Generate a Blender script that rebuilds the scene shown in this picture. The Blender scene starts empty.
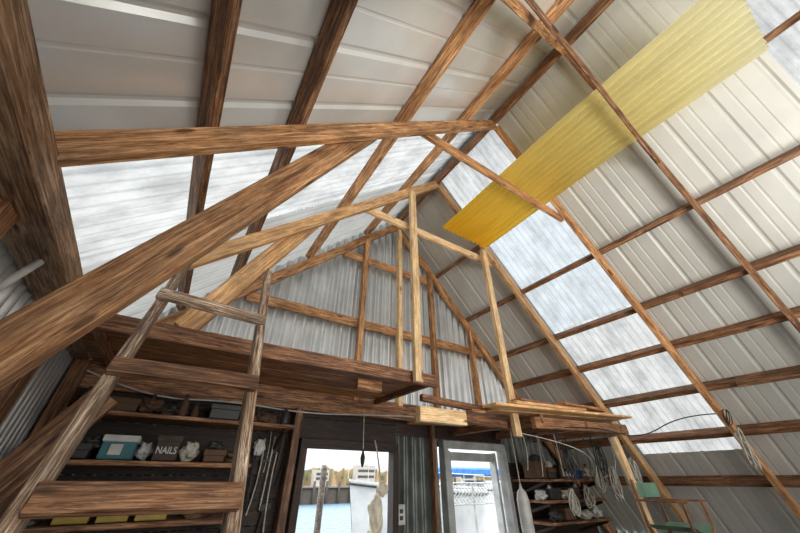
import bpy, bmesh, math, random
from mathutils import Vector, Matrix, noise
random.seed(4)
S=0.6; EYE=1.6
def W(x,y,z): return Vector((S*x,S*y,EYE+S*z))
col=bpy.context.scene.collection
# ---------- materials
def newmat(name):
    m=bpy.data.materials.new(name); m.use_nodes=True
    nt=m.node_tree; b=nt.nodes['Principled BSDF']; return m,nt,b
def N(nt,t,**k):
    n=nt.nodes.new(t)
    for a,v in k.items():
        if a in n.inputs: n.inputs[a].default_value=v
        else: setattr(n,a,v)
    return n
def ramp(nt,fac,stops):
    r=nt.nodes.new('ShaderNodeValToRGB'); e=r.color_ramp.elements
    while len(e)<len(stops): e.new(.5)
    for i,(p,c) in enumerate(stops):
        e[i].position=p; e[i].color=(*c,1)
    nt.links.new(fac,r.inputs[0]); return r
def wood(name,dark,mid,light,rough=.6,grain=1.0,var=.25,blot=.8):
    m,nt,b=newmat(name); L=nt.links
    tc=N(nt,'ShaderNodeTexCoord'); oi=N(nt,'ShaderNodeObjectInfo')
    add=N(nt,'ShaderNodeVectorMath',operation='MULTIPLY_ADD')
    L.new(oi.outputs['Random'],add.inputs[0]); add.inputs[1].default_value=(17,9,5); L.new(tc.outputs['Object'],add.inputs[2])
    mp=N(nt,'ShaderNodeMapping'); mp.inputs['Scale'].default_value=(2.2,46,46); L.new(add.outputs[0],mp.inputs[0])
    n1=N(nt,'ShaderNodeTexNoise'); n1.inputs['Scale'].default_value=2.0*grain; n1.inputs['Detail'].default_value=14; n1.inputs['Roughness'].default_value=.76; n1.inputs['Distortion'].default_value=1.0; L.new(mp.outputs[0],n1.inputs['Vector'])
    r1=ramp(nt,n1.outputs['Fac'],[(.38,dark),(.49,mid),(.62,light)])
    mp2=N(nt,'ShaderNodeMapping'); mp2.inputs['Scale'].default_value=(2.6,8,8); L.new(add.outputs[0],mp2.inputs[0])
    n2=N(nt,'ShaderNodeTexNoise'); n2.inputs['Scale'].default_value=1.8; n2.inputs['Detail'].default_value=9; n2.inputs['Roughness'].default_value=.66; L.new(mp2.outputs[0],n2.inputs['Vector'])
    r2=ramp(nt,n2.outputs['Fac'],[(.36,(.5,.44,.4)),(.5,(1,.97,.92)),(.64,(1.5,1.44,1.34))])
    mx=N(nt,'ShaderNodeMix',data_type='RGBA',blend_type='MULTIPLY'); mx.inputs['Factor'].default_value=blot
    L.new(r1.outputs[0],mx.inputs['A']); L.new(r2.outputs[0],mx.inputs['B'])
    mp3=N(nt,'ShaderNodeMapping'); mp3.inputs['Scale'].default_value=(3.0,10,10); L.new(add.outputs[0],mp3.inputs[0])
    vo=N(nt,'ShaderNodeTexVoronoi'); vo.inputs['Scale'].default_value=1.0; L.new(mp3.outputs[0],vo.inputs['Vector'])
    r3=ramp(nt,vo.outputs['Distance'],[(.08,(.14,.08,.05)),(.14,(1,1,1))])
    mx2=N(nt,'ShaderNodeMix',data_type='RGBA',blend_type='MULTIPLY'); mx2.inputs['Factor'].default_value=.85
    L.new(mx.outputs['Result'],mx2.inputs['A']); L.new(r3.outputs[0],mx2.inputs['B'])
    mp4=N(nt,'ShaderNodeMapping'); mp4.inputs['Scale'].default_value=(.9,26,26); L.new(add.outputs[0],mp4.inputs[0])
    n4=N(nt,'ShaderNodeTexNoise'); n4.inputs['Scale'].default_value=1.3; n4.inputs['Detail'].default_value=3; L.new(mp4.outputs[0],n4.inputs['Vector'])
    r4=ramp(nt,n4.outputs['Fac'],[(.490,(1,1,1)),(.5,(.15,.1,.08)),(.510,(1,1,1))])
    mx3=N(nt,'ShaderNodeMix',data_type='RGBA',blend_type='MULTIPLY'); mx3.inputs['Factor'].default_value=.55
    L.new(mx2.outputs['Result'],mx3.inputs['A']); L.new(r4.outputs[0],mx3.inputs['B'])
    hs=N(nt,'ShaderNodeHueSaturation'); mr=N(nt,'ShaderNodeMapRange'); L.new(oi.outputs['Random'],mr.inputs['Value']); mr.inputs['To Min'].default_value=1-var; mr.inputs['To Max'].default_value=1+var
    L.new(mr.outputs[0],hs.inputs['Value']); L.new(mx3.outputs['Result'],hs.inputs['Color'])
    L.new(hs.outputs[0],b.inputs['Base Color']); b.inputs['Roughness'].default_value=rough
    bp=N(nt,'ShaderNodeBump'); bp.inputs['Strength'].default_value=.5; bp.inputs['Distance'].default_value=.008
    L.new(n1.outputs['Fac'],bp.inputs['Height']); L.new(bp.outputs[0],b.inputs['Normal'])
    return m
M={}
M['old']=wood('wood_old',(.13,.046,.014),(.42,.2,.078),(.74,.48,.26))
M['brown']=wood('wood_brown',(.04,.015,.006),(.18,.078,.032),(.45,.27,.15))
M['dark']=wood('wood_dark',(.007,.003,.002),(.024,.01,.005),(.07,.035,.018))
M['mid']=wood('wood_mid',(.045,.016,.006),(.18,.072,.028),(.42,.23,.12))
M['deck']=wood('wood_deck',(.09,.032,.012),(.3,.13,.05),(.56,.31,.16))
M['red']=wood('wood_red',(.36,.16,.05),(.7,.39,.16),(.95,.68,.4),blot=.6)
M['pale']=wood('wood_pale',(.5,.29,.12),(.8,.54,.28),(.98,.79,.5),blot=.5,var=.12)
M['worn']=wood('wood_worn',(.06,.03,.017),(.22,.135,.08),(.78,.66,.53))
M['plate']=wood('wood_plate',(.09,.04,.018),(.29,.16,.08),(.6,.43,.29))
M['grey']=wood('wood_grey',(.05,.04,.035),(.16,.13,.11),(.4,.36,.31))
def metal(name,c1,c2,met,rough,scale=3,bump=.25,bs=2.5):
    m,nt,b=newmat(name); L=nt.links
    tc=N(nt,'ShaderNodeTexCoord')
    n=N(nt,'ShaderNodeTexNoise'); n.inputs['Scale'].default_value=scale; n.inputs['Detail'].default_value=6; L.new(tc.outputs['Object'],n.inputs['Vector'])
    r=ramp(nt,n.outputs['Fac'],[(.3,c1),(.7,c2)]); L.new(r.outputs[0],b.inputs['Base Color'])
    b.inputs['Metallic'].default_value=met; b.inputs['Roughness'].default_value=rough
    if bump:
        n2=N(nt,'ShaderNodeTexNoise'); n2.inputs['Scale'].default_value=bs; L.new(tc.outputs['Object'],n2.inputs['Vector'])
        bp=N(nt,'ShaderNodeBump'); bp.inputs['Strength'].default_value=bump; bp.inputs['Distance'].default_value=.05
        L.new(n2.outputs['Fac'],bp.inputs['Height']); L.new(bp.outputs[0],b.inputs['Normal'])
    return m
M['roofL']=metal('roof_steel_left',(.66,.67,.65),(.8,.81,.79),.35,.27,bump=.2,bs=1.5)
M['roofR']=metal('roof_steel_right',(.56,.57,.53),(.66,.665,.62),.1,.5,bump=.06)
M['galv']=metal('galvanised',(.6,.63,.64),(.8,.83,.84),.75,.3,4,bump=0)
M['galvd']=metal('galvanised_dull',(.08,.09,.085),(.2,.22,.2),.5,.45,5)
def plain(name,c,rough=.6,met=0,sc=9):
    m,nt,b=newmat(name); L=nt.links
    tc=N(nt,'ShaderNodeTexCoord'); n=N(nt,'ShaderNodeTexNoise'); n.inputs['Scale'].default_value=sc; n.inputs['Detail'].default_value=4
    L.new(tc.outputs['Object'],n.inputs['Vector'])
    r=ramp(nt,n.outputs['Fac'],[(.3,tuple(x*.7 for x in c)),(.7,tuple(min(1,x*1.2) for x in c))]); L.new(r.outputs[0],b.inputs['Base Color'])
    b.inputs['Roughness'].default_value=rough; b.inputs['Metallic'].default_value=met; return m
def transl(name,c,tfac,clear,msc=(1.2,1.2,1.2),lo=.75,glow_grad=None):
    m=bpy.data.materials.new(name); m.use_nodes=True; nt=m.node_tree; nt.nodes.clear(); L=nt.links
    o=N(nt,'ShaderNodeOutputMaterial'); t=N(nt,'ShaderNodeBsdfTranslucent'); d=N(nt,'ShaderNodeBsdfPrincipled'); tr=N(nt,'ShaderNodeBsdfTransparent')
    tc=N(nt,'ShaderNodeTexCoord'); mp=N(nt,'ShaderNodeMapping'); mp.inputs['Scale'].default_value=msc; L.new(tc.outputs['Object'],mp.inputs[0])
    n=N(nt,'ShaderNodeTexNoise'); n.inputs['Scale'].default_value=2.5; n.inputs['Detail'].default_value=9; n.inputs['Roughness'].default_value=.68; L.new(mp.outputs[0],n.inputs['Vector'])
    sx=N(nt,'ShaderNodeSeparateXYZ'); L.new(tc.outputs['Object'],sx.inputs[0])
    if glow_grad:
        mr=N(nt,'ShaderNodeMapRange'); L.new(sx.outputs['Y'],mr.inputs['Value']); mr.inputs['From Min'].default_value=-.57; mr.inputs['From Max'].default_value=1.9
        g=ramp(nt,mr.outputs[0],glow_grad); r0=ramp(nt,n.outputs['Fac'],[(.36,(lo,lo,lo)),(.6,(1,1,1))])
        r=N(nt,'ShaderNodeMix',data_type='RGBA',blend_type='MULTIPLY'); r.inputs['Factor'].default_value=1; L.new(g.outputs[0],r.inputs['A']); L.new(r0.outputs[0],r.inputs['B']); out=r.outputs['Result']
    else:
        a0=ramp(nt,n.outputs['Fac'],[(.36,tuple(x*lo for x in c)),(.6,c)]).outputs[0]
        mm=N(nt,'ShaderNodeMath',operation='PINGPONG'); L.new(sx.outputs['Y'],mm.inputs[0]); mm.inputs[1].default_value=.034
        r1=ramp(nt,mm.outputs[0],[(.0,(.76,.77,.78)),(.012,(1,1,1))])
        r=N(nt,'ShaderNodeMix',data_type='RGBA',blend_type='MULTIPLY'); r.inputs['Factor'].default_value=1; L.new(a0,r.inputs['A']); L.new(r1.outputs[0],r.inputs['B']); out=r.outputs['Result']
    L.new(out,t.inputs[0]); L.new(out,d.inputs['Base Color']); d.inputs['Roughness'].default_value=.35
    tr.inputs[0].default_value=(.9,.95,1,1)
    a=N(nt,'ShaderNodeMixShader'); a.inputs[0].default_value=tfac; L.new(d.outputs[0],a.inputs[1]); L.new(t.outputs[0],a.inputs[2])
    a2=N(nt,'ShaderNodeMixShader'); a2.inputs[0].default_value=clear; L.new(a.outputs[0],a2.inputs[1]); L.new(tr.outputs[0],a2.inputs[2])
    L.new(a2.outputs[0],o.inputs[0]); return m
M['sky']=transl('fibreglass_clear',(.205,.207,.203),.92,.02,(1.4,2.6,1.4),lo=.62)
M['sky2']=transl('fibreglass_clear_grey',(.175,.19,.2),.92,.035,(1.4,2.2,1.4),lo=.66)
M['sky3']=transl('fibreglass_milky',(.155,.155,.148),.8,0,(1.2,2.2,1.2),lo=.8)
M['yel']=transl('fibreglass_yellow',None,.82,0,(4,.6,1),.88,[(0,(1,.97,.7)),(.4,(1,.89,.42)),(.7,(1,.74,.13)),(1,(1,.6,.03))])  # skylight glow put into the colour: pale cream near, deep yellow far
M['white']=plain('white_paint',(.4,.41,.4),.5)
M['hull']=plain('hull_white',(.6,.62,.63),.3,sc=2)
M['bldg']=plain('beige_siding',(.33,.3,.26),.8)
M['blue']=plain('canvas_blue',(.03,.14,.42),.8)
M['conc']=plain('concrete',(.13,.115,.1),.9)
M['wall']=plain('seawall_dark',(.06,.05,.04),.9)
M['black']=plain('black_rubber',(.02,.02,.02),.6)
M['plasw']=plain('white_plastic',(.5,.5,.47),.4)
M['rope']=plain('rope_white',(.48,.45,.38),.9,sc=60)
M['cream']=plain('cream_fabric',(.75,.68,.54),.9,sc=14)
M['teal']=plain('teal_card',(.035,.15,.17),.6)
M['yellowp']=plain('yellow_plastic',(.32,.23,.03),.5)
M['green']=plain('green_canvas',(.12,.22,.15),.9)
M['card']=plain('brown_card',(.11,.06,.032),.8)
M['orange']=plain('orange_plastic',(.35,.1,.03),.5)
M['bluep']=plain('blue_plastic',(.03,.08,.2),.5)
M['greyp']=plain('grey_plastic',(.035,.033,.03),.5)
M['nail']=plain('worn_dark_carton',(.06,.042,.03),.8,sc=25)
# ---------- helpers
def fin(ob,label=None,category=None,kind=None,group=None,parent=None):
    col.objects.link(ob)
    if label: ob['label']=label
    if category: ob['category']=category
    if kind: ob['kind']=kind
    if group: ob['group']=group
    if parent:
        ob.parent=parent; bpy.context.view_layer.update(); ob.matrix_parent_inverse=parent.matrix_world.inverted()
    return ob
def mesh(name,verts,faces,mat,smooth=False,**k):
    me=bpy.data.meshes.new(name); me.from_pydata([tuple(v) for v in verts],[],faces); me.update()
    me.materials.append(M[mat] if isinstance(mat,str) else mat)
    if smooth:
        for p in me.polygons: p.use_smooth=True
    return fin(bpy.data.objects.new(name,me),**k)
def beam(name,p0,p1,w,h,mat,up=(0,0,1),bev=.004,wob=.004,clip=None,**k):
    p0=Vector(p0);p1=Vector(p1); d=p1-p0; L=d.length; x=d.normalized(); up=Vector(up)
    y=up.cross(x).normalized(); z=x.cross(y)
    R=Matrix((x,y,z)).transposed().to_4x4(); R.translation=(p0+p1)/2
    bm=bmesh.new(); bmesh.ops.create_cube(bm,size=1)
    for v in bm.verts: v.co=Vector((v.co.x*L,v.co.y*w,v.co.z*h))
    n=int(L/.35)
    if wob and n>0:
        es=[e for e in bm.edges if abs((e.verts[0].co-e.verts[1].co).x)>L*.5]
        bmesh.ops.subdivide_edges(bm,edges=es,cuts=n,use_grid_fill=True)
        r=random.random()*50
        for v in bm.verts:
            q=noise.noise_vector(Vector((v.co.x*1.3+r,v.co.y*3,v.co.z*3)))
            v.co.y+=q.y*wob; v.co.z+=q.z*wob
    if clip:
        inv=R.inverted(); co=inv@Vector(clip[0]); no=(inv.to_3x3()@Vector(clip[1])).normalized()
        r=bmesh.ops.bisect_plane(bm,geom=bm.verts[:]+bm.edges[:]+bm.faces[:],plane_co=co,plane_no=no,clear_outer=True)
        bmesh.ops.holes_fill(bm,edges=[e for e in bm.edges if e.is_boundary],sides=0)
    if bev:
        sh=[e for e in bm.edges if len(e.link_faces)==2 and e.calc_face_angle(0)>.8]
        bmesh.ops.bevel(bm,geom=sh,offset=min(bev,w*.2,h*.2),segments=1,affect='EDGES')
    me=bpy.data.meshes.new(name); bm.to_mesh(me); bm.free(); me.materials.append(M[mat] if isinstance(mat,str) else mat)
    ob=bpy.data.objects.new(name,me)
    ob.matrix_world=R
    return fin(ob,**k)
def box(name,lo,hi,mat,bev=.004,**k):
    lo=Vector(lo);hi=Vector(hi);c=(lo+hi)/2;s=hi-lo
    return beam(name,(c.x-s.x/2,c.y,c.z),(c.x+s.x/2,c.y,c.z),abs(s.y),abs(s.z),mat,bev=bev,wob=0,**k)
def empty(name,loc,**k):
    e=bpy.data.objects.new(name,None); e.location=loc; e.empty_display_size=.1; return fin(e,**k)
def curve_to(name,cu,mat,**k):
    tmp=bpy.data.objects.new(name,cu); col.objects.link(tmp)
    dg=bpy.context.evaluated_depsgraph_get(); me=bpy.data.meshes.new_from_object(tmp.evaluated_get(dg)); me.name=name
    bpy.data.objects.remove(tmp); me.materials.clear(); me.materials.append(M[mat] if isinstance(mat,str) else mat)
    return me
def tube(name,pts,r,mat,cyc=False,**k):
    cu=bpy.data.curves.new(name,'CURVE'); cu.dimensions='3D'; cu.bevel_depth=r; cu.bevel_resolution=3; cu.use_fill_caps=True
    s=cu.splines.new('NURBS'); s.points.add(len(pts)-1)
    for p,q in zip(s.points,pts): p.co=(*q,1)
    s.use_endpoint_u=not cyc; s.use_cyclic_u=cyc; s.order_u=3
    me=curve_to(name,cu,mat)
    for p in me.polygons: p.use_smooth=True
    return fin(bpy.data.objects.new(name,me),**k)
def lathe(name,base,prof,mat,n=20,axis=(0,0,1),**k):
    ax=Vector(axis).normalized(); q=Vector((0,0,1)).rotation_difference(ax); vs=[];fs=[]
    for r,z in prof:
        for i in range(n):
            a=2*math.pi*i/n; vs.append(Vector(base)+q@Vector((r*math.cos(a),r*math.sin(a),z)))
    for j in range(len(prof)-1):
        for i in range(n):
            fs.append((j*n+i,j*n+(i+1)%n,(j+1)*n+(i+1)%n,(j+1)*n+i))
    fs.append(tuple(range(n))[::-1]); fs.append(tuple((len(prof)-1)*n+i for i in range(n)))
    return mesh(name,vs,fs,mat,smooth=True,**k)
def blob(name,c,s,mat,amp=.25,seed=0,fr=6,**k):
    bm=bmesh.new(); bmesh.ops.create_icosphere(bm,subdivisions=4,radius=1)
    for v in bm.verts:
        d=1+amp*noise.fractal(v.co*1.6+Vector((seed,0,0)),1,2,3)
        v.co=Vector((v.co.x*s[0],v.co.y*s[1],v.co.z*s[2]))*d+Vector(c)
    me=bpy.data.meshes.new(name); bm.to_mesh(me); bm.free(); me.materials.append(M[mat])
    for p in me.polygons: p.use_smooth=True
    return fin(bpy.data.objects.new(name,me),**k)
# ---------- roof sheets
LZ=lambda x,o=0: 2.21+o+.965*x
RZ=lambda x,o=0: 8.57+o-1.1*x
def sheet(name,side,x0,x1,y0,y1,off,mat,**k):
    nl=Vector((-.965,0,1)).normalized() if side=='L' else Vector((1.1,0,1)).normalized()
    F=(lambda x:LZ(x,off)) if side=='L' else (lambda x:RZ(x,off))
    prof=[]
    if side=='L': p=.52; seq=((0,0),(.03,.018),(.05,.018),(.08,0),(.26,0),(.27,.004),(.285,.004),(.295,0))
    else: p=.47; seq=((0,0),(.025,.014),(.045,.014),(.07,0),(.22,0),(.23,.004),(.245,.004),(.255,0),(.34,0),(.35,.004),(.365,.004),(.375,0))
    y=math.floor(y0/p)*p
    while y<y1+p:
        for dy,h in seq:
            if y0<y+dy<y1: prof.append((y+dy,h))
        y+=p
    prof=[(y0,0)]+prof+[(y1,0)]
    nx=max(2,int(abs(x1-x0)*3)); vs=[];fs=[]
    for i in range(nx+1):
        x=x0+(x1-x0)*i/nx
        for (y,h) in prof:
            wv=(.008 if side=='L' else .004)*noise.noise(Vector((x*1.1,y*1.3,3)))
            vs.append(W(x,y,F(x))+nl*(h+wv)*S)
    m=len(prof)
    for i in range(nx):
        for j in range(m-1):
            a=i*m+j; fs.append((a,a+1,a+m+1,a+m))
    return mesh(name,vs,fs,mat,**k)
OL=.313; OR=.334
RX=3.093
YB=-4.2
sk=dict(kind='structure')
sheet('ceiling','L',-1.25,RX+.05,YB,1.93,OL,'roofL',label='ribbed grey steel roof sheets on the shallow side',**sk)
sheet('ceiling','R',RX-.05,9.0,-1.0,1.72,OR,'roofR',label='ribbed pale steel roof sheets on the long slope',**sk)
sheet('ceiling','R',RX-.05,9.0,3.3,5.2,OR,'roofR',label='ribbed pale steel roof sheets by the gable',**sk)
sheet('ceiling','R',7.72,9.0,1.72,3.3,OR,'roofR',label='ribbed pale steel roof sheets at the eave',**sk)
sheet('ceiling','R',RX-.05,9.0,YB,-2.6,OR,'roofR',label='ribbed pale steel roof sheets',**sk)
box('trim_3',W(RX-.2,YB,5.56),W(RX+.2,5.2,5.62),'roofR',label='folded steel ridge cap',**sk)
lab='clear ribbed fibreglass roof panel letting in daylight'
for a,b in((-1.25,.072),(.072,1.15),(1.15,RX+.02)):
    sheet('skylight_panel','L',a,b,1.92,3.3,OL,'sky',label=lab,category='skylight',group='clear roof panels')
for a,b in((-1.25,1.15),(1.15,RX+.02)):
    sheet('skylight_panel','L',a,b,3.3,5.2,OL,'sky3',label='milky ribbed fibreglass roof panel beside the gable',category='skylight',group='clear roof panels')
for a,b,mm in((RX+.0,4.26,'sky'),(4.26,5.85,'sky2'),(5.85,7.72,'sky')):
    sheet('skylight_panel','R',a,b,1.72,3.3,OR,mm,label=lab,category='skylight',group='clear roof panels')
for a,b in((RX-.05,5.85),(5.85,9.0)):
    sheet('skylight_panel','R',a,b,-2.6,-1.0,OR,'sky',label=lab,category='skylight',group='clear roof panels')
nL=(-.694,0,.72); nR=(.74,0,.673)
for X in(-.44,.072,1.15,2.31):
    beam('purlin',W(X,YB,LZ(X,.205)),W(X,5,LZ(X,.205)),.04,.085,'brown' if X<.5 else 'old',up=nL,label='rough sawn brown purlin under the roof sheets',category='roof timber',group='roof purlins')
for X in(4.26,5.11,5.85,6.35,6.88,7.41,8.0):
    beam('purlin',W(X,YB,RZ(X,.22)),W(X,5,RZ(X,.22)),.05,.09,'brown' if X not in(6.35,7.41) else 'mid',up=nR,label='rough sawn brown purlin under the roof sheets',category='roof timber',group='roof purlins')
beam('splice_board',W(5.8,-.6,RZ(5.8,.16)),W(5.8,1.1,RZ(5.8,.16)),.035,.12,'mid',up=nR,label='brown sister board nailed beside a purlin',category='roof timber')
beam('splice_board',W(6.83,-.3,RZ(6.83,.14)),W(6.83,1.3,RZ(6.83,.14)),.035,.1,'brown',up=nR,label='dark sister board nailed beside a low purlin',category='roof timber')
beam('ridge_board',W(3.09,YB,5.3),W(3.09,5,5.3),.04,.13,'brown',label='long brown ridge board at the roof peak',category='roof timber')
for i,(Yl,Yr) in enumerate(((-3.05,-3.05),(-1.45,-1.45),(.12,.34),(1.7,1.7),(3.3,3.3),(4.9,4.9))):
    mL='red' if i==4 else 'old'; mR='red' if i==4 else ('brown' if i==2 else 'old')
    beam('rafter',W(3.05,Yr,5.14),W(-1.1,Yl,LZ(-1.1)),.045,.10,mL,up=nL,label='brown sloping rafter meeting the ridge',category='roof timber',group='rafters')
    beam('rafter',W(3.13,Yr,5.14),W(9.0,Yr,RZ(9.0)),.04 if i==2 else .045,.085 if i==2 else .10,mR,up=nR,label='brown sloping rafter meeting the ridge',category='roof timber',group='rafters')
    if i==2:
        beam('collar_tie',W(1.45,.16,3.62),W(4.7,.355,3.62),.03,.05,'brown',clip=(W(4.45,0,3.67),nR),label='horizontal wooden collar tie between rafters',category='roof timber',group='collar ties')
    elif i<5:
        beam('collar_tie',W(1.45,Yl+.08,3.67),W(4.43,Yr+.08,3.67),.035,.085,'old' if i<4 else 'pale',label='horizontal wooden collar tie between rafters',category='roof timber',group='collar ties')
    cl=(W(.6,0,LZ(.6)),nL)
    if i in(2,3):
        beam('knee_brace',W(-.95,Yl+.1,-.20),W(1.0,Yl+.1,3.49),.05,.12,'old',up=(-.88,0,.47),clip=cl,label='thick diagonal timber brace rising to the rafter',category='roof timber',group='knee braces')
    if i==4:
        beam('knee_brace',W(-.22,Yl+.1,1.16),W(1.0,Yl+.1,3.47),.05,.12,'red',up=(-.88,0,.47),clip=cl,label='pale diagonal timber brace rising above the loft',category='roof timber',group='knee braces')
        beam('knee_brace',W(-.95,Yl+.1,-.27),W(-.52,Yl+.1,.55),.05,.12,'brown',up=(-.88,0,.47),label='dark diagonal timber brace below the loft',category='roof timber',group='knee braces')
beam('wall_plate',W(-.66,YB,1.2),W(-1.16,5,1.2),.14,.10,'plate',label='heavy weathered timber wall plate under the rafters',category='roof timber')
for Y in(-1.5,.2,2.0,3.4,4.9):
    beam('wall_post',W(-1.08,Y,-2.66),W(-1.08,Y,1.12),.09,.09,'mid',up=(0,1,0),label='dark timber post against the metal wall',category='post',group='wall posts')
tube('pipe',[W(-1.0,2.05,.35),W(-1.0,2.25,.72),W(-1.0,2.5,1.1)],.012,'plasw',label='white plastic pipe beside the wall post',category='pipe')
# corrugated walls
def corr(name,pts_fn,segs,mat,P=.17,A=.042,**k):
    vs=[];fs=[]
    for lo,hi,z0,z1 in segs:
        n=max(1,int((hi-lo)/(P/10)))
        for i in range(n+1):
            a=lo+(hi-lo)*i/n; w=A*math.sin(a*2*math.pi/P)
            vs.append(pts_fn(a,w,z0(a) if callable(z0) else z0)); vs.append(pts_fn(a,w,z1(a) if callable(z1) else z1))
            if i: b=len(vs)-4; fs.append((b,b+2,b+3,b+1))
    return mesh(name,vs,fs,mat,smooth=True,**k)
top=lambda x:min(LZ(x,OL+.06),RZ(x,OR+.06))
F=-2.66
D1=(1.58,3.08,.38); D2=(4.06,5.62,.5)
wf=lambda a,w,z:W(a,5.06+w,z)
corr('wall_back',wf,[(-1.2,8.2,.95,top)],'galv',label='galvanised corrugated steel gable wall',**sk)
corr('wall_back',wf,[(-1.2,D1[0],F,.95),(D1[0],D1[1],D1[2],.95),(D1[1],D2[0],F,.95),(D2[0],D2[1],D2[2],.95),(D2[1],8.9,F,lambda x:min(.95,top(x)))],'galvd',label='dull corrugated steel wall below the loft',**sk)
corr('wall_left',lambda a,w,z:W(-1.2+w,a,z),[(YB,5.05,F,1.3)],'galv',P=.12,A=.025,label='galvanised corrugated steel side wall',**sk)
corr('wall_right',lambda a,w,z:W(8.9+w,a,z),[(YB,5.05,F,-.9)],'galv',label='galvanised corrugated low side wall',**sk)
box('floor',W(-1.25,YB,F-.1),W(9,5.1,F),'conc',label='concrete floor',**sk)
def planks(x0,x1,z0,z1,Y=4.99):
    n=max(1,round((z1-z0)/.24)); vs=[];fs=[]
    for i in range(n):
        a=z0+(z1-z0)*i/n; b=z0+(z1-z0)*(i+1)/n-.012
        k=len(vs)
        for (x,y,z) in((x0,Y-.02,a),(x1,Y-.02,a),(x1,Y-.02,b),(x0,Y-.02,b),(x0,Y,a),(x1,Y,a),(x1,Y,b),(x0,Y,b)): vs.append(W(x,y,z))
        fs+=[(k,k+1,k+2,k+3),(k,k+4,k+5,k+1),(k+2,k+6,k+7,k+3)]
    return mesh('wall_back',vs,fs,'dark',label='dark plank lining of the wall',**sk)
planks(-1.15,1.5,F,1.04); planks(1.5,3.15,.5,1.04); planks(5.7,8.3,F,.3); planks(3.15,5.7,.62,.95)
# gable framing
for X in(2.3,3.15,4.0,5.1):
    zt=min(LZ(X),RZ(X))-.05
    beam('gable_stud',W(X,4.88,1.05),W(X,4.88,zt),.055,.075,'old' if X!=3.15 else 'pale',up=(0,1,0),label='brown vertical stud on the corrugated gable',category='wall timber',group='gable studs')
for Z in(2.42,3.9):
    beam('gable_girt',W((Z-2.21)/.965+.1,4.95,Z),W((8.57-Z)/1.1-.1,4.95,Z),.03,.1,'old',label='brown horizontal girt on the corrugated gable',category='wall timber',group='gable girts')
beam('loft_ledger',W(-1.1,4.88,.97),W(6.6,4.88,.97),.05,.16,'brown',label='deep dark beam carrying the back of the loft',category='wall timber')
# loft left
lf=empty('loft_platform',W(.9,4.1,1.05),label='dark wooden storage loft under the gable',category='loft')
for i in range(7):
    y0=3.38+i*.21
    beam('decking',W(-1.0,y0+.1,1.12),W(2.72,y0+.1,1.12),.2*S,.025,'deck',parent=lf)
beam('fascia',W(-1.05,3.33,1.08),W(2.75,3.33,1.08),.04,.09,'mid',parent=lf)
for X in(-.8,2.66):
    beam('joist',W(X,3.38,1.06),W(X,4.82,1.06),.04,.04,'mid',parent=lf)
beam('bridging',W(1.75,3.7,1.0),W(2.1,3.7,1.0),.05,.08,'old',parent=lf)
for i,(x0,x1,y,z) in enumerate(((-.1,2.2,3.62,1.17),(.2,2.6,3.85,1.17),(0,1.6,3.62,1.215))):
    beam('loose_board',W(x0,y,z),W(x1,y+.05,z),.12,.022,'mid',label='loose weathered board stored on the loft',category='board',group='boards on the loft')
beam('hanger_post',W(2.36,3.22,1.0),W(2.36,3.22,4.42),.045,.07,'pale',up=(1,0,0),label='pale new timber post from loft to rafter',category='post')
beam('hanger_post',W(4.05,3.22,.5),W(4.05,3.22,3.75),.045,.07,'pale',up=(1,0,0),label='pale timber post hanging from the collar tie',category='post')
beam('tie_beam',W(2.4,3.3,.66),W(3.15,3.3,.66),.06,.1,'pale',label='short pale beam end beside the loft',category='timber')
beam('tie_beam',W(3.1,3.36,.68),W(4.0,3.36,.66),.05,.06,'mid',label='dark beam under the planks between lofts',category='timber')
beam('tie_beam',W(2.6,3.5,.9),W(4.9,3.46,.8),.05,.05,'mid',label='weathered plank bridging the two lofts',category='timber')
# right loft
lr=empty('loft_platform',W(5,3.9,.8),label='narrow wooden loft of loose planks',category='loft')
for i in range(8):
    y0=2.85+i*.25; xx=random.uniform(-.25,.2)
    beam('decking',W(3.5+xx,y0+.1,.79),W(6.85+xx*.4,y0+.1,.93),.13,.022,'red' if i in(0,1) else 'old',parent=lr)
beam('beam',W(4.15,3.0,.66),W(6.7,3.0,.74),.05,.085,'deck',parent=lr)
for X in(4.3,5.4,6.5):
    beam('joist',W(X,2.95,.72),W(X,4.8,.72),.04,.07,'mid',parent=lr)
for i,(x0,x1,y,z,dz,mm) in enumerate(((3.7,5.6,2.95,.86,.1,'red'),(4.4,6.6,3.15,.93,.06,'old'),(3.6,5.3,3.3,.87,.09,'pale'),(4.9,6.3,2.98,.98,.04,'deck'),(4.0,5.0,3.1,.95,.05,'mid'),(5.2,6.5,3.25,1.0,.02,'red'))):
    beam('loose_board',W(x0,y,z),W(x1,y+.12,z+dz),.1,.025,mm,label='loose plank stacked unevenly on the narrow loft',category='board',group='planks on the narrow loft')
beam('prop',W(6.2,3.0,.6),W(6.75,3.0,F),.045,.07,'pale',up=(1,0,0),label='pale timber prop under the narrow loft',category='post')
# yellow sheet
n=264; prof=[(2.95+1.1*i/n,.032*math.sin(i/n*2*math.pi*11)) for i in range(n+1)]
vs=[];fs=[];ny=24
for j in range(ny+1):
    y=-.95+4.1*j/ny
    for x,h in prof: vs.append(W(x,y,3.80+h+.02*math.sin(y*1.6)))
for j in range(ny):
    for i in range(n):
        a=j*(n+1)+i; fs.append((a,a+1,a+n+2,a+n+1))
mesh('corrugated_sheet',vs,fs,'yel',smooth=True,label='long yellow corrugated fibreglass sheet lying on collar ties',category='roofing sheet')
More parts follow.
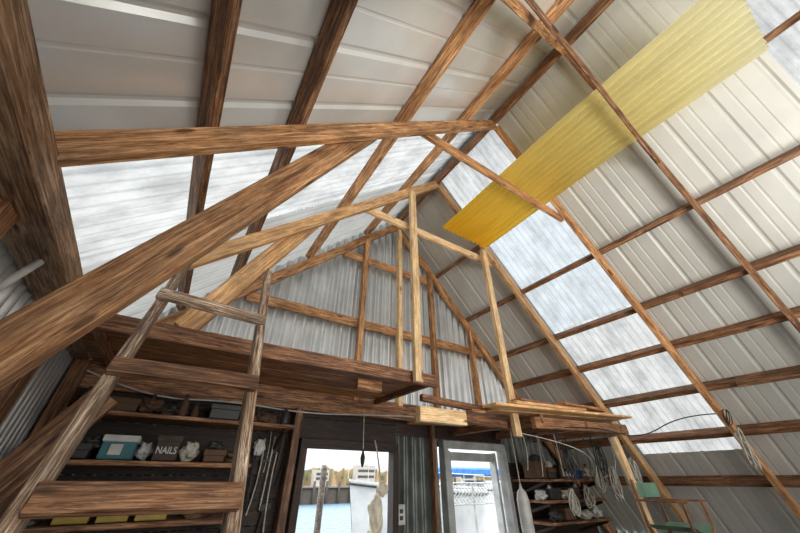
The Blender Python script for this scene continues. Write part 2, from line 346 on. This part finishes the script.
# ladder
ld=empty('ladder',W(0,1.03,F),label='homemade weathered wooden ladder leaning towards the loft',category='ladder')
def LY(z): return 2.04+.65*z
for X,zt in((-.38,1.95),(.35,1.95)):
    beam('rail',W(X,LY(F+.03),F+.03),W(X,LY(zt),zt),.035,.075,'worn',up=(0,1,-.6),parent=ld)
for z,tl,x0,x1 in((1.14,.02,-.41,.37),(.52,-.0,-.40,.37),(-.06,.0,-.36,.36),(-.7,0,-.4,.4),(-1.3,0,-.4,.4),(-1.9,0,-.4,.4)):
    beam('rung',W(x0,LY(z)-.1,z+tl),W(x1,LY(z)-.1,z-tl),.028,.065,'worn' if z>1 else 'brown',up=(0,.55,1),parent=ld)
# doors
def frame(n,x0,x1,zt,mat):
    for X in(x0,x1): beam(n,W(X,4.93,F),W(X,4.93,zt),.06,.1,mat,up=(0,1,0),wob=0,**sk,label='wooden door jamb')
    beam(n,W(x0-.05,4.93,zt+.05),W(x1+.05,4.93,zt+.05),.09,.07,mat,wob=0,**sk,label='wooden door head')
frame('trim_1',D1[0],D1[1],D1[2],'dark'); frame('trim_2',D2[0]+.06,D2[1]-.02,D2[2]-.02,'white')
beam('wall_stud',W(1.42,4.85,F),W(1.42,4.85,.85),.06,.09,'brown',up=(0,1,0),label='dark stud beside the doorway',category='post')
beam('wall_stud',W(3.85,4.9,F),W(3.85,4.9,.85),.04,.06,'brown',up=(0,1,0),label='dark stud between the doors',category='post')
dr=empty('door_2',W(4.1,5.0,F),label='white glazed door',**sk)
for X in(4.26,5.42): beam('stile',W(X,5.02,F),W(X,5.02,.44),.035,.09,'white',up=(0,1,0),parent=dr,wob=0)
for z,h in((.36,.08),(-2.0,.1),(F+.1,.12)): beam('rail',W(4.2,5.02,z),W(5.48,5.02,z),.035,h,'white',parent=dr,wob=0)
box('panel',W(4.25,5.01,F+.1),W(5.43,5.03,-2.0),'white',parent=dr)
# outside
box('dock',W(-6,5.25,F-.3),W(14,6.0,F-.05),'worn',label='weathered plank dock outside the doors',category='dock')
wm,wnt,wb=newmat('water'); wb.inputs['Base Color'].default_value=(.05,.12,.18,1); wb.inputs['Roughness'].default_value=.3
wn=N(wnt,'ShaderNodeTexNoise'); wn.inputs['Scale'].default_value=2; wn.inputs['Detail'].default_value=6
tc=N(wnt,'ShaderNodeTexCoord'); wnt.links.new(tc.outputs['Object'],wn.inputs['Vector']); bp=N(wnt,'ShaderNodeBump'); bp.inputs['Strength'].default_value=1; bp.inputs['Distance'].default_value=.8
wnt.links.new(wn.outputs['Fac'],bp.inputs['Height']); wnt.links.new(bp.outputs[0],wb.inputs['Normal'])
mesh('water',[(-200,3.65,-.5),(300,3.65,-.5),(300,320,-.5),(-200,320,-.5)],[(0,1,2,3)],wm,label='rippled grey blue harbour water',category='water',kind='stuff')
tm,tnt,tb=newmat('autumn_trees'); tc=N(tnt,'ShaderNodeTexCoord'); tn=N(tnt,'ShaderNodeTexNoise'); tn.inputs['Scale'].default_value=.35; tn.inputs['Detail'].default_value=6
tnt.links.new(tc.outputs['Object'],tn.inputs['Vector']); rr=ramp(tnt,tn.outputs['Fac'],[(.35,(.08,.09,.05)),(.46,(.22,.19,.09)),(.58,(.27,.15,.07)),(.7,(.22,.23,.16))]); tnt.links.new(rr.outputs[0],tb.inputs['Base Color'])
vs=[];fs=[]
for i in range(500):
    x=-50+i*.6; h=5.6+1.6*noise.noise(Vector((i*.08,0,0)))+1.3*noise.noise(Vector((i*.3,5,0)))+noise.noise(Vector((i*.9,9,0)))
    vs+= [(x,150,-.5),(x,150+2*math.sin(i*.7),max(2,h))]
    if i: b=len(vs)-4; fs.append((b,b+2,b+3,b+1))
mesh('treeline',vs,fs,tm,label='far shore with autumn trees',category='trees',kind='stuff')
for x,w_,h in((56,6,5),(76,9,7),(112,12,6),(135,9,7)):
    bd=empty('shore_building',(x,146,-.5),label='pale waterfront building on the far shore',category='building',group='shore buildings')
    box('walls',(x-w_/2,144,-.5),(x+w_/2,148,h),'bldg',parent=bd)
    for j in range(2):
        box('window_band',(x-w_/2+.6,143.9,h*.35+j*h*.3),(x+w_/2-.6,144,h*.35+j*h*.3+.9),'greyp',parent=bd)
sw=empty('seawall',(10,40,-.6),label='dark timber pier wall across the harbour',category='pier')
box('wall',(4,40,-.7),(21,40.6,.9),'wall',parent=sw)
box('cap',(3.9,39.8,.9),(21.1,40.7,1.05),'conc',parent=sw)
for i in range(12): lathe('pile',(4.6+i*1.45,39.8,-1),[(.14,0),(.14,2.5),(.1,2.55)],'wall',n=10,parent=sw)
lathe('piling',W(2.75,7,-4),[(.036,0),(.036,2.5),(.03,2.55)],'grey',label='slim round grey mooring piling in the water',category='piling')
def boat(x0,y0,zs,L,B,lab,canvas=None,cab=.35,cabx=(.4,.72)):
    b=empty('boat',(x0+L/2,y0,-.5),label=lab,category='boat')
    vs=[];fs=[];n=18;m=9; D=zs+.62
    for i in range(n+1):
        s=i/n; hb=B*min(1,(1-(1-s)**2.4))*(1 if s<.7 else 1-.15*(s-.7)/.3)+.01; sh=zs+.16*(1-s)**2
        for j in range(m):
            a=-1+2*j/(m-1); yy=hb*math.copysign(abs(a)**.5,a); dep=1-abs(a)**2.6; zz=sh-D*dep
            vs.append((x0+L*s+(.35*dep)*(1-s)**2,y0+yy*(1-.25*dep),zz))
    for i in range(n):
        for j in range(m-1):
            a=i*m+j; fs.append((a,a+1,a+m+1,a+m))
    fs.append(tuple(n*m+j for j in range(m)))
    mesh('hull',vs,fs,'hull',smooth=True,parent=b)
    dv=[];df=[]
    for i in range(n+1):
        dv+=[vs[i*m],vs[i*m+m-1]]
        if i: k=2*i-2; df.append((k,k+1,k+3,k+2))
    mesh('deck',[Vector(v)-Vector((0,0,.03)) for v in dv],df,'white',parent=b)
    c0,c1=cabx
    box('cabin',(x0+L*c0,y0-B*.55,zs-.05),(x0+L*c1,y0+B*.55,zs+cab),'hull',bev=.05,parent=b)
    box('cabin_window',(x0+L*(c0+.04),y0-B*.56,zs+cab*.35),(x0+L*(c1-.04),y0-B*.54,zs+cab*.75),'black',parent=b)
    tube('rub_rail',[Vector(vs[i*m])+Vector((0,-.01,-.06)) for i in range(n+1)],.016,'greyp',parent=b)
    rl=[Vector(vs[i*m])+Vector((0,.05,.22)) for i in range(0,n+1)]
    tube('guard_rail',rl,.007,'plasw',parent=b)
    for i in range(0,n+1,2): tube('stanchion',[Vector(vs[i*m])+Vector((0,.05,0)),rl[i]],.005,'plasw',parent=b)
    if canvas: box('canvas_cover',(x0+L*canvas[0],y0-B*.6,zs+.28),(x0+L*canvas[1],y0+B*.6,zs+.46),'blue',bev=.08,parent=b)
boat(2.65,5.6,1.46,2.5,.7,'white sailboat hull moored with its bow near the doorway',None,.1,(.45,.75))
boat(4.9,7.4,1.40,5.5,.9,'white sailboat with a blue canvas cover',(.12,.7),.2)
lt=empty('lattice_fence',W(7,7.6,-1.2),label='white criss-cross netting rail by the boats',category='fence')
x0,x1,z0,z1=6.2,8.4,-.52,-.06
for a in range(0,15):
    for sg in(1,-1):
        X0=x0+a*.12; X1=X0+(z1-z0)
        pa=(X0,z0 if sg>0 else z1); pb=(X1,z1 if sg>0 else z0)
        if pb[0]<=x1: beam('slat',W(pa[0],7.6+sg*.01,pa[1]),W(pb[0],7.6+sg*.01,pb[1]),.006,.008,'white',wob=0,bev=0,parent=lt,up=(0,1,0))
for z in(z0,z1): beam('rail',W(x0,7.6,z),W(x1,7.6,z),.02,.02,'white',wob=0,parent=lt)
for X in(x0,7.3,x1): beam('post',W(X,7.62,-3.4),W(X,7.62,z1),.03,.03,'white',wob=0,up=(0,1,0),parent=lt)
# hanging things in doorway
hk=empty('hanging_hook',W(2.35,4.6,.85),label='black hook and cord hanging in the doorway',category='hook')
tube('cord',[W(2.34,4.6,.88),W(2.35,4.6,.6),W(2.36,4.6,.35)],.004,'rope',parent=hk)
lathe('weight',W(2.36,4.6,.15),[(.006,0),(.016,.03),(.02,.07),(.012,.1),(.004,.13)],'black',n=12,parent=hk)
fb=empty('float_vest',W(2.6,4.6,-.1),label='bundled cream life vest hanging by its straps',category='life vest')
blob('body',W(2.6,4.6,-.38),(.06,.05,.13),'cream',.35,3,parent=fb)
blob('collar',W(2.68,4.58,-.1),(.045,.045,.045),'cream',.3,8,parent=fb)
blob('skirt',W(2.5,4.6,-.72),(.08,.05,.1),'cream',.35,13,parent=fb)
tube('strap',[W(2.66,4.6,0),W(2.62,4.62,.3),W(2.6,4.7,.5)],.006,'rope',parent=fb)
ot=empty('outlet_box',W(3.22,4.97,-.42),label='white electrical outlet box on the wall',category='outlet')
box('housing',W(3.15,4.92,-.54),W(3.29,5.0,-.3),'plasw',parent=ot)
for dz in(-.46,-.38): box('socket',W(3.19,4.915,dz-.025),W(3.25,4.922,dz+.025),'greyp',bev=.001,parent=ot)
fd=empty('fender',W(4.86,4.0,-.1),label='white boat fender hanging beside the door',category='fender')
lathe('body',W(4.86,4,-.85),[(.01,0),(.045,.03),(.055,.08),(.055,.36),(.04,.42),(.012,.45),(.012,.48)],'plasw',parent=fd)
tube('lanyard',[W(4.86,4,-.08),W(4.86,4,.3),W(4.86,4,.7)],.005,'rope',parent=fd)
# shelves left
def shelf(x0,x1,y0,y1,z,lab):
    s=empty('wall_shelf',W((x0+x1)/2,y1,z),label=lab,category='shelf')
    beam('board',W(x0,(y0+y1)/2,z-.03),W(x1,(y0+y1)/2,z-.03),(y1-y0)*S,.025,'brown',parent=s)
    for X in(x0+.1,x1-.1): beam('bracket',W(X,y1-.02,z-.25),W(X,y0+.05,z-.06),.025,.03,'dark',parent=s)
    return s
shelf(-.95,.85,4.35,4.95,.165,'dark wooden shelf holding boxes under the loft')
shelf(-.95,.85,4.35,4.95,-.31,'dark wooden shelf holding yellow cases')
shelf(-.95,1.3,4.5,4.95,.6,'dark wooden upper shelf close under the loft')
def carton(x0,x1,y0,y1,z0,z1,mat,lab,cat='box',lid=None,rot=0):
    c=empty('storage_box',W((x0+x1)/2,(y0+y1)/2,z0),label=lab,category=cat)
    box('body',W(x0,y0,z0),W(x1,y1,z1),mat,parent=c)
    box('lid',W(x0-.012,y0-.012,z1-.05),W(x1+.012,y1+.012,z1+.008),lid or mat,parent=c)
    return c
tb_=carton(-.53,-.26,4.4,4.7,.165,.36,'teal','teal and white cardboard box on the shelf',lid='plasw')
box('paper_label',W(-.46,4.385,.2),W(-.36,4.398,.29),'plasw',bev=.001,parent=tb_)
nb=carton(-.1,.11,4.4,4.7,.165,.38,'nail','worn dark carton lettered NAILS on the shelf')
cu=bpy.data.curves.new('t','FONT'); cu.body='NAILS'; cu.size=.052; cu.extrude=.001; cu.align_x='CENTER'; cu.align_y='CENTER'; cu.offset=.001
me=curve_to('lettering',cu,'plasw'); to=bpy.data.objects.new('lettering',me); to.location=W(.005,4.385,.25); to.rotation_euler=(math.pi/2,0,0); to.scale=(.8,1,1); fin(to,parent=nb)
blob('plastic_bag',W(-.18,4.6,.25),(.045,.05,.05),'plasw',.4,2,label='crumpled white plastic bag on the shelf',category='bag')
blob('plastic_bag',W(.22,4.55,.26),(.05,.05,.055),'rope',.4,5,label='crumpled grey plastic bag on the shelf',category='bag')
carton(-.9,-.6,4.4,4.75,.165,.28,'greyp','dark grey box on the shelf')
carton(.36,.56,4.4,4.7,.165,.27,'card','brown cardboard box on the shelf')
carton(-.7,-.4,4.55,4.85,.6,.72,'card','brown cardboard box on the upper shelf')
carton(.3,.62,4.55,4.85,.6,.75,'greyp','dark box on the upper shelf')
for a,b in((-.62,-.38),(-.33,-.1),(-.05,.2)):
    carton(a,b,4.4,4.75,-.31,-.2,'yellowp','yellow plastic tool case on the lower shelf','tool case',lid='greyp')
blob('rag',W(1.0,4.9,.36),(.04,.03,.05),'plasw',.4,21,label='white rag hung on a nail',category='rag')
for i,(x,y,z,sx,sz,mt) in enumerate(((.7,4.6,.22,.07,.035,'card'),(-.1,4.7,.65,.1,.035,'greyp'),(-.62,4.5,.3,.05,.03,'greyp'),(.45,4.5,.3,.06,.03,'greyp'),(.5,4.6,-.25,.1,.04,'card'),(.95,4.7,.65,.08,.04,'card'),(-.8,4.6,-.25,.08,.04,'greyp'),(-.3,4.6,.68,.07,.04,'card'))):
    blob('rag',W(x,y,z),(sx,.05,sz),mt,.5,31+i,label='dark crumpled rag heaped on the shelf',category='rag',group='rags on the shelves')
def jar(x,y,z,mat,h=.1,r=.03):
    bt=empty('bottle',W(x,y,z),label={'plasw':'white plastic bottle among the gear','bluep':'blue plastic bottle among the gear','orange':'orange plastic bottle among the gear','greyp':'dark grey can on the shelf','card':'brown tin can on the shelf','rope':'off white jar among the gear'}[mat],category='bottle')
    lathe('body',W(x,y,z),[(r*.93,0),(r,.015),(r,h),(r*.45,h+.025),(r*.4,h+.035)],mat,n=14,parent=bt)
    lathe('cap',W(x,y,z)+Vector((0,0,h+.035)),[(r*.48,0),(r*.48,.018)],'greyp' if mat!='greyp' else 'card',n=12,parent=bt)
for x in(-.85,-.3,.02,.15,.75,.87,1.2): jar(x,4.7+random.uniform(-.08,.08),.602,random.choice(['greyp','card']),random.uniform(.04,.1),random.uniform(.02,.035))
for i,(x,z,l,sl) in enumerate(((1.1,.2,.5,-.05),(1.22,-.28,.5,-.06))):
    tl=empty('hand_tool',W(x,4.93,z),label='dark handled tool hanging on the wall',category='tool',group='tools on the wall')
    beam('handle',W(x+sl,4.93,z-l),W(x,4.93,z),random.uniform(.012,.025),.02,'dark',up=(0,1,0),parent=tl)
    beam('head',W(x-.05,4.93,z),W(x+.08,4.93,z+.02),.03,random.uniform(.02,.05),'black',parent=tl)
for i in range(9):
    x=.9+i*.055+random.uniform(-.02,.02); z=random.uniform(.3,.7); l=random.uniform(.5,1.1)
    tube('rope',[W(x,4.92,z),W(x+random.uniform(-.05,.05),4.9,z-l*.5),W(x+random.uniform(-.07,.07),4.92,z-l)],random.uniform(.003,.006),random.choice(['greyp','rope','black','card']),label='loose cord hanging on the wall by the doorway',category='rope',group='cords by the doorway')
# shelves right
for z in(.03,-.28,-.58): shelf(5.75,7.6,4.2,4.9,z,'dark wooden shelf crowded with gear')
carton(5.75,6.02,4.3,4.6,.03,.28,'card','brown cardboard box on the gear shelf')
carton(6.08,6.3,4.3,4.6,.03,.18,'greyp','grey box on the gear shelf',lid='card')
carton(6.9,7.15,4.3,4.6,.03,.16,'bluep','dark blue box on the gear shelf')
carton(6.0,6.3,4.3,4.6,-.28,-.13,'greyp','grey box on the lower shelf')
carton(6.6,6.9,4.3,4.6,-.28,-.12,'card','brown box on the lower shelf')
carton(6.3,6.6,4.3,4.6,-.58,-.42,'card','brown box on the bottom shelf')
for i,(x,y,z,sx,sz,mt) in enumerate(((6.2,4.4,.24,.06,.04,'rope'),(6.75,4.35,.09,.07,.04,'plasw'),(7.3,4.3,.12,.06,.05,'rope'),(6.45,4.3,-.22,.07,.04,'rope'),(7.1,4.3,-.2,.08,.05,'greyp'),(5.85,4.4,-.22,.06,.05,'plasw'),(6.9,4.3,-.52,.08,.04,'rope'),(7.25,4.3,-.5,.06,.05,'plasw'),(6.0,4.3,-.52,.07,.04,'greyp'),(5.88,4.4,.34,.07,.04,'greyp'),(7.02,4.4,.22,.06,.04,'card'))):
    blob('cloth_bundle',W(x,y,z),(sx,.05,sz),mt,.5,40+i,label='crumpled cloth bundle stuffed on the gear shelf',category='cloth',group='cloth bundles')
for x,z,mt,h in((6.4,.03,'greyp',.1),(6.52,.03,'plasw',.06),(6.62,.03,'card',.1),(7.22,.03,'plasw',.07),(7.45,.03,'orange',.1),(6.38,-.28,'greyp',.1),(7.0,-.28,'plasw',.1),(7.25,-.28,'card',.08),(7.4,-.28,'greyp',.1),(6.14,-.28,'rope',.09)):
    jar(x,4.45+random.uniform(-.1,.1),z,mt,h,random.uniform(.022,.036))
def coil(c,rw,rh,n,r,mat,lab,nrm='Y'):
    pts=[]; sd=random.random()*9
    for i in range(n*14+1):
        a=i/14*2*math.pi; k=1+.45*math.sin(i*.37+sd); dx=rw*k*math.sin(a)*(1-.5*math.cos(a))+.01*math.sin(i*.21+sd); dz=rh*(1+.14*math.sin(i*.33+sd))*math.cos(a); dy=.025*math.sin(i*.37)
        pts.append(Vector(c)+Vector((dx,dy,dz)))
    return tube('rope_coil',pts,r,mat,label=lab,category='rope')
coil(W(6.95,3.9,.02),.035,.11,7,.006,'rope','coil of white rope hanging by the shelf')
coil(W(7.15,3.7,-.05),.04,.14,7,.006,'rope','coil of white rope hanging by the shelf')
coil(W(6.75,4.05,-.25),.045,.09,5,.006,'rope','coil of white rope hanging by the shelf')
coil(W(6.35,3.4,.3),.03,.13,5,.005,'greyp','coil of dark cord hanging under the loft')
coil(W(5.7,3.6,.25),.03,.12,5,.005,'greyp','coil of dark rope hanging under the loft')
coil(W(6.5,3.0,.1),.03,.11,6,.005,'rope','coil of pale rope hanging on the prop')
coil(W(6.0,3.9,-.3),.035,.1,6,.006,'rope','coil of white rope hanging by the shelf')
coil(W(7.3,4.0,.1),.03,.12,6,.006,'rope','coil of pale rope hanging by the shelf')
coil(W(7.0,1.62,.38),.016,.14,5,.0045,'rope','coil of pale rope hanging from a rafter')
coil(W(6.9,1.62,.78),.012,.06,3,.0035,'black','black cord looped over a rafter')
for i in range(18):
    x=4.9+i*.15+random.uniform(-.08,.08); y=random.uniform(3.2,4.6); l=random.uniform(.3,1.0)
    tube('rope',[W(x,y,.66),W(x+random.uniform(-.08,.08),y,.66-l*.5),W(x+random.uniform(-.12,.12),y+.03,.66-l)],random.uniform(.003,.006),random.choice(['greyp','rope','rope','black']),label='loose length of rope hanging under the narrow loft',category='rope',group='hanging rope lengths')
# cables
tube('power_cable',[W(-1.0,4.8,1.0),W(-.4,4.78,.78),W(.5,4.76,.84),W(1.5,4.78,.78),W(2.6,4.8,.86),W(3.4,4.8,.9)],.006,'plasw',label='white electric cable draped below the loft beam',category='cable')
tube('power_cable',[W(4.4,3.0,.6),W(5.5,2.9,.72),W(6.6,2.8,.55),W(7.0,2.2,.9),W(7.02,1.7,.85)],.005,'black',label='black electric cable slung from loft to rafter',category='cable')
tube('power_cable',[W(4.0,3.2,.55),W(5.2,3.1,.45),W(6.0,3.3,.2),W(6.5,3.8,0)],.004,'plasw',label='white electric cable slung under the loft',category='cable')
# bench and chair
be=empty('workbench',W(5.9,2.4,F),label='rough dark wooden workbench under the loft',category='workbench')
box('worktop',W(5.2,1.95,-1.33),W(6.8,2.85,-1.25),'mid',parent=be)
for X in(5.3,6.7):
    for Y in(2.05,2.75): beam('leg',W(X,Y,F),W(X,Y,-1.33),.07,.07,'mid',up=(0,1,0),parent=be)
cx=6.0; zb=-1.25; hw=.3
ch=empty('folding_chair',W(cx,2.4,zb),label='folding wooden chair with faded green canvas on the workbench',category='chair')
for Y in(2.2,2.7):
    beam('leg',W(cx-hw,Y,zb),W(cx+hw,Y,zb+.75),.022,.022,'mid',up=(0,1,0),parent=ch)
    beam('leg',W(cx+hw,Y,zb),W(cx-hw,Y,zb+.75),.022,.022,'mid',up=(0,1,0),parent=ch)
for X in(cx-hw,cx+hw):
    beam('armrest',W(X,2.15,zb+1.02),W(X,2.75,zb+1.02),.022,.014,'mid',parent=ch)
    beam('post',W(X,2.7,zb+.73),W(X,2.72,zb+1.26),.02,.02,'mid',up=(0,1,0),parent=ch)
    beam('post',W(X,2.2,zb+.73),W(X,2.2,zb+1.02),.02,.02,'mid',up=(0,1,0),parent=ch)
vs=[];fs=[]
for i in range(11):
    for j in range(2): vs.append(W(cx-hw+2*hw*i/10,2.18+.54*j,zb+.77-.07*math.sin(math.pi*i/10)))
    if i: k=2*i-2; fs.append((k,k+1,k+3,k+2))
mesh('seat',vs,fs,'green',smooth=True,parent=ch)
vs=[];fs=[]
for i in range(11):
    for j in range(2): vs.append(W(cx-hw+2*hw*i/10,2.68+.06*math.sin(math.pi*i/10),zb+1.05+.17*j))
    if i: k=2*i-2; fs.append((k,k+1,k+3,k+2))
mesh('backrest',vs,fs,'green',smooth=True,parent=ch)
def fill_light(p,tgt,e,c):
    l=bpy.data.lights.new('fill_light','SPOT'); l.energy=e; l.shadow_soft_size=.5; l.color=c; l.spot_size=math.radians(145); l.spot_blend=1
    o=bpy.data.objects.new('fill_spot',l); o.location=p; o.rotation_euler=(Vector(tgt)-Vector(p)).to_track_quat('-Z','Y').to_euler(); col.objects.link(o); o['label']='added unseen fill light aimed up at the roof sheets'; o['category']='fill_light'
fill_light(W(1.6,-2.4,.4),W(2.4,1.0,5.0),195,(1,.955,.89)); fill_light(W(3.8,-2.4,.0),W(4.4,1.4,4.6),175,(1,.955,.89))  # unseen fill spots added to brighten the interior, not fixtures of the boathouse
# world
w=bpy.data.worlds.new('World'); bpy.context.scene.world=w; w.use_nodes=True; nt=w.node_tree
bg=nt.nodes['Background']; tc=N(nt,'ShaderNodeTexCoord'); n=N(nt,'ShaderNodeTexNoise'); n.inputs['Scale'].default_value=2.5; n.inputs['Detail'].default_value=5
nt.links.new(tc.outputs['Generated'],n.inputs['Vector']); r=ramp(nt,n.outputs['Fac'],[(.35,(.9,.95,1)),(.6,(1,.985,.95))]); nt.links.new(r.outputs[0],bg.inputs[0])
sp=N(nt,'ShaderNodeSeparateXYZ'); nt.links.new(tc.outputs['Generated'],sp.inputs[0])
mr=N(nt,'ShaderNodeMapRange'); nt.links.new(sp.outputs['Z'],mr.inputs['Value']); mr.inputs['From Min'].default_value=0; mr.inputs['From Max'].default_value=.5; mr.inputs['To Min'].default_value=.75; mr.inputs['To Max'].default_value=6.4
nt.links.new(mr.outputs[0],bg.inputs[1])
bpy.context.scene.view_settings.view_transform='Standard'
# camera
cd=bpy.data.cameras.new('camera'); cd.lens=14; cd.sensor_width=36; cd.clip_start=.02; cd.clip_end=1000
cam=bpy.data.objects.new('camera',cd); col.objects.link(cam); cam.location=(0,0,EYE); cam.rotation_euler=(math.radians(124.5),0,math.radians(-33)); bpy.context.scene.camera=cam
